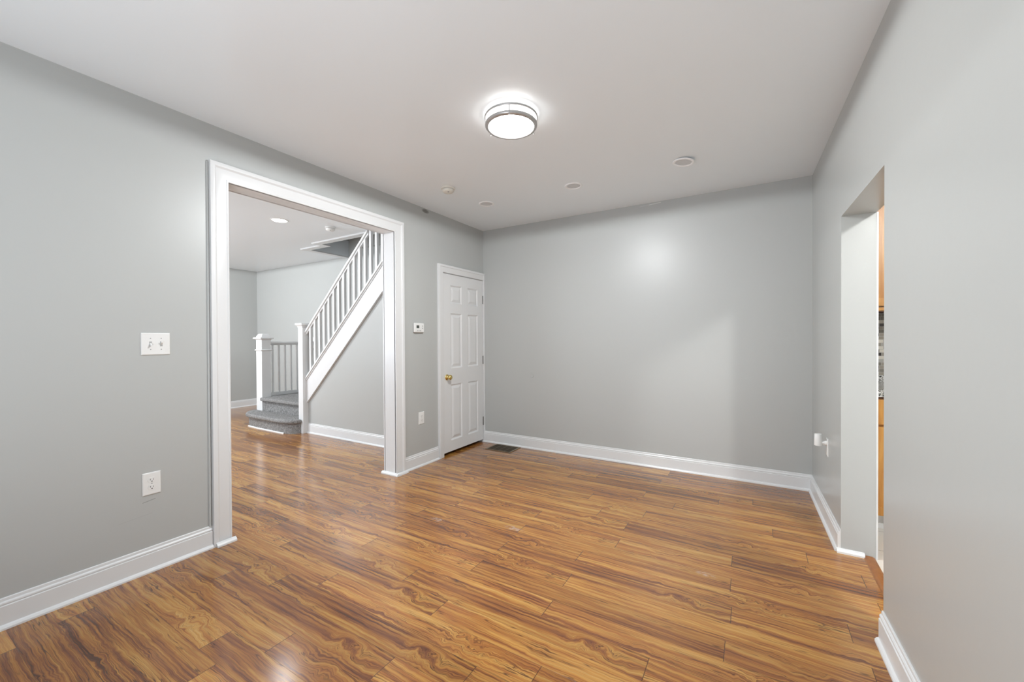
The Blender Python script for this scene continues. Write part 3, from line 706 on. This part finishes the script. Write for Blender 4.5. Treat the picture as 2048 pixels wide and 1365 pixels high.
# newel posts
def newel_slim():
    n0, n1, m0, m1 = -2.405, -2.305, -0.862, -0.762
    bm = BM(); box(bm, (n0, m0, 0), (n1, m1, 1.435)); nw = sobj('newel_post', bm, 'trim', bevel=0.002)
    bm = BM(); cx, cy = (n0+n1)/2, (m0+m1)/2; rings = []
    for hw, z in ((0.050, 1.405), (0.054, 1.412), (0.058, 1.425), (0.070, 1.440), (0.070, 1.443)): rings.append([(cx-hw, cy-hw, z), (cx+hw, cy-hw, z), (cx+hw, cy+hw, z), (cx-hw, cy+hw, z)])
    for hw, z in ((0.076, 1.443), (0.077, 1.460), (0.073, 1.466)): rings.append([(cx-hw, cy-hw, z), (cx+hw, cy-hw, z), (cx+hw, cy+hw, z), (cx-hw, cy+hw, z)])
    loft(bm, rings); sobj('newel_cap', bm, 'trim', nw)
def newel_box():
    n0, n1, m0, m1 = -3.645, -3.490, -0.762, -0.630
    bm = BM(); box(bm, (n0, m0, 0), (n1, m1, 1.265)); nw = sobj('newel_post', bm, 'trim', bevel=0.002)
    bm = BM(); cx, cy = (n0+n1)/2, (m0+m1)/2; hx_, hy_ = (n1-n0)/2, (m1-m0)/2; rings = []
    for e, z in ((0.0, 1.245), (0.010, 1.255), (0.022, 1.262), (0.030, 1.264), (0.030, 1.280), (0.026, 1.284), (0.002, 1.286), (-0.002, 1.300), (-0.014, 1.322), (-0.022, 1.334), (-0.028, 1.338)):
        rings.append([(cx-hx_-e, cy-hy_-e, z), (cx+hx_+e, cy-hy_-e, z), (cx+hx_+e, cy+hy_+e, z), (cx-hx_-e, cy+hy_+e, z)])
    loft(bm, rings); sobj('newel_cap', bm, 'trim', nw)
    bm = BM(); rings = []
    for e, z in ((0.0, 1.078), (0.012, 1.086), (0.016, 1.094), (0.012, 1.101), (0.0, 1.104)): rings.append([(cx-hx_-e, cy-hy_-e, z), (cx+hx_+e, cy-hy_-e, z), (cx+hx_+e, cy+hy_+e, z), (cx-hx_-e, cy+hy_+e, z)])
    loft(bm, rings); sobj('newel_band', bm, 'trim', nw)
newel_slim(); newel_box()
# sloping side: stringer, rail, balusters
def topz(x): return 0.722 + 0.951*(x + 2.324)
bm = BM(); xe = -LT; prism_xz(bm, [(-2.305, topz(-2.305)), (xe, topz(xe)), (xe, topz(xe)-0.335), (-2.305, topz(-2.305)-0.335)], -0.812, -0.785+0.02)
sobj('stringer', bm, 'trim')
bm = BM(); prism_xz(bm, [(-2.305, topz(-2.305)+0.004), (xe, topz(xe)+0.004), (xe, topz(xe)-0.022), (-2.305, topz(-2.305)-0.022)], -0.832, -0.770)
prism_xz(bm, [(-2.305, topz(-2.305)-0.022), (xe, topz(xe)-0.022), (xe, topz(xe)-0.045), (-2.305, topz(-2.305)-0.045)], -0.820, -0.775)
sobj('stringer_cap', bm, 'trim')
def railsec(x, dz=0.0):
    z = topz(x) + 0.635 + dz
    return [(x, -0.832, z-0.012), (x, -0.830, z-0.040), (x, -0.815, z-0.048), (x, -0.812, z-0.066), (x, -0.788, z-0.066), (x, -0.785, z-0.048), (x, -0.770, z-0.040), (x, -0.768, z-0.012), (x, -0.780, z), (x, -0.820, z)]
xr = -2.324 + (H - 0.001 - 0.722 - 0.635)/0.951
bm = BM(); loft(bm, [railsec(-2.315), railsec(xr)]); autosmooth(sobj('handrail', bm, 'trim'), 0.9)
x = -2.214; bc = 0
while x < -0.16:
    zb = topz(x)-0.01; zt = min(topz(x)+0.585, H)
    if zt - zb > 0.06:
        bm = BM(); hw = 0.0155; box(bm, (x-hw, -0.80-hw, zb-0.012), (x+hw, -0.80+hw, min(zt+0.02, H))); sobj('baluster', bm, 'trim')
    x += 0.0982; bc += 1
# landing balustrade, running back to the wall
bx = -3.560
bm = BM(); loft(bm, [[(bx+a, y, z) for a, z in ((-0.030, 1.212), (-0.030, 1.192), (-0.018, 1.184), (-0.016, 1.162), (0.016, 1.162), (0.018, 1.184), (0.030, 1.192), (0.030, 1.212), (0.022, 1.220), (-0.022, 1.220))] for y in (-0.632, FY-0.001)]); autosmooth(sobj('landing_rail', bm, 'trim'), 0.9)
bm = BM(); box(bm, (bx-0.030, -0.632, 0.385), (bx+0.030, FY-0.001, 0.412)); box(bm, (bx-0.02, -0.632, 0.412), (bx+0.02, FY-0.001, 0.438)); sobj('bottom_rail', bm, 'trim')
y = -0.564
while y < 0.09:
    bm = BM(); box(bm, (bx-0.011, y-0.011, 0.436), (bx+0.011, y+0.011, 1.166)); sobj('baluster', bm, 'trim'); y += 0.0958
bm = BM(); box(bm, (bx-0.045, 0.105, 1.10), (bx+0.045, FY-0.001, 1.285)); sobj('wall_block', bm, 'trim')

# ------------------------------------------------------------------ kitchen doorway trim and threshold
bm = BM(); x0, x1 = 3.345, 3.398
loft(bm, [[(x, y, z) for x, z in ((x0, 0.0), (x0+0.004, 0.007), (x0+0.014, 0.011), (x1-0.014, 0.011), (x1-0.004, 0.006), (x1, 0.0))] for y in (RO0, RO1-0.002)])
o = obj('door_threshold', bm, 'thresh'); tag(o, 'reddish wooden threshold strip between the laminate and the white kitchen tile', 'threshold')
bm = BM(); box(bm, (rwx(RO1, RT), RO1-0.002, 0), (rwx(RO1, RT)+0.008, RO1+0.06, ROZ)); struct('trim_3', bm, 'trim', 'white edge casing on the kitchen side of the doorway')

# ------------------------------------------------------------------ kitchen
def door_front(bm, x0, x1, z0, z1, yf, fr=0.055):
    box(bm, (x0, yf-0.014, z0), (x1, yf, z1))
    for a in ((x0, x0+fr, z0, z1), (x1-fr, x1, z0, z1), (x0+fr, x1-fr, z0, z0+fr), (x0+fr, x1-fr, z1-fr, z1)): box(bm, (a[0], yf-0.020, a[2]), (a[1], yf-0.014, a[3]))
bxs = [(3.405, 3.87), (3.87, 4.33), (4.33, 4.80)]
lab = ['maple base cabinet nearest the doorway, below the granite worktop', 'maple base cabinet in the middle of the kitchen run', 'maple base cabinet at the far end of the kitchen run']
for (a, b_), L in zip(bxs, lab):
    t = thing('base_cabinet', L, 'cabinet', ((a+b_)/2, -0.30, 0), group='maple base cabinets under the worktop')
    ox, oy = (a+b_)/2, -0.30
    def kobj(name, bm, mat, parent=None, **k):
        for v in bm.verts: v.co.x -= ox; v.co.y -= oy
        return obj(name, bm, mat, parent or t, **k)
    bm = BM(); box(bm, (a, -0.60, 0.095), (b_, -0.001, 0.862)); kobj('body', bm, 'cab')
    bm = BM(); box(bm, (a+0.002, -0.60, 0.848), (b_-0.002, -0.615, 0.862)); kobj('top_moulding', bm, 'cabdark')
    bm = BM(); box(bm, (a, -0.555, 0), (b_, -0.535, 0.095)); box(bm, (a, -0.565, 0), (b_, -0.555, 0.035)); kobj('toe_kick', bm, 'trim')
    bm = BM(); box(bm, (a+0.004, -0.620, 0.685), (b_-0.004, -0.600, 0.846)); kobj('drawer_front', bm, 'cab', bevel=0.002)
    bm = BM(); door_front(bm, a+0.004, b_-0.004, 0.100, 0.672, -0.60); kobj('door', bm, 'cab')
bm = BM(); box(bm, (3.40, -0.640, 0.865), (4.82, -0.001, 0.912)); box(bm, (3.40, -0.020, 0.912), (4.82, -0.001, 0.958)); o = obj('worktop', bm, 'granite'); tag(o, 'speckled grey granite kitchen worktop with a low upstand', 'worktop')
bm = BM(); box(bm, (3.40, -0.008, 0.958), (4.82, 0.0, 1.45)); struct('wall_backsplash', bm, 'mosaic', 'mosaic tile backsplash between the worktop and the upper cabinets')
lab = ['maple upper cabinet nearest the doorway, above the mosaic backsplash', 'maple upper cabinet in the middle of the kitchen run', 'maple upper cabinet at the far end of the kitchen run']
for (a, b_), L in zip(bxs, lab):
    ox, oy = (a+b_)/2, -0.165
    t = thing('upper_cabinet', L, 'cabinet', (ox, oy, 1.42), group='maple upper cabinets over the backsplash')
    def kobj2(name, bm, mat, **k):
        for v in bm.verts: v.co.x -= ox; v.co.y -= oy; v.co.z -= 1.42
        return obj(name, bm, mat, t, **k)
    bm = BM(); box(bm, (a, -0.33, 1.455), (b_, -0.009, 2.36)); kobj2('body', bm, 'cab')
    bm = BM(); box(bm, (a, -0.352, 1.428), (b_, -0.30, 1.450)); kobj2('light_rail', bm, 'cab')
    bm = BM(); box(bm, (a, -0.345, 1.450), (b_, -0.30, 1.455)); box(bm, (a, -0.340, 1.4195), (b_, -0.31, 1.428)); kobj2('rail_dark_moulding', bm, 'cabdark')
    bm = BM(); door_front(bm, a+0.004, b_-0.004, 1.460, 2.355, -0.33); kobj2('door', bm, 'cab')
t = thing('kitchen_ceiling_light', 'round kitchen ceiling light, out of view through the doorway', 'ceiling light', (4.20, -2.79, H))
bm = BM(); lathe(bm, [(0.10, 0), (0.10, -0.008), (0.09, -0.012)], 40); obj('canopy', bm, 'plastic', t)
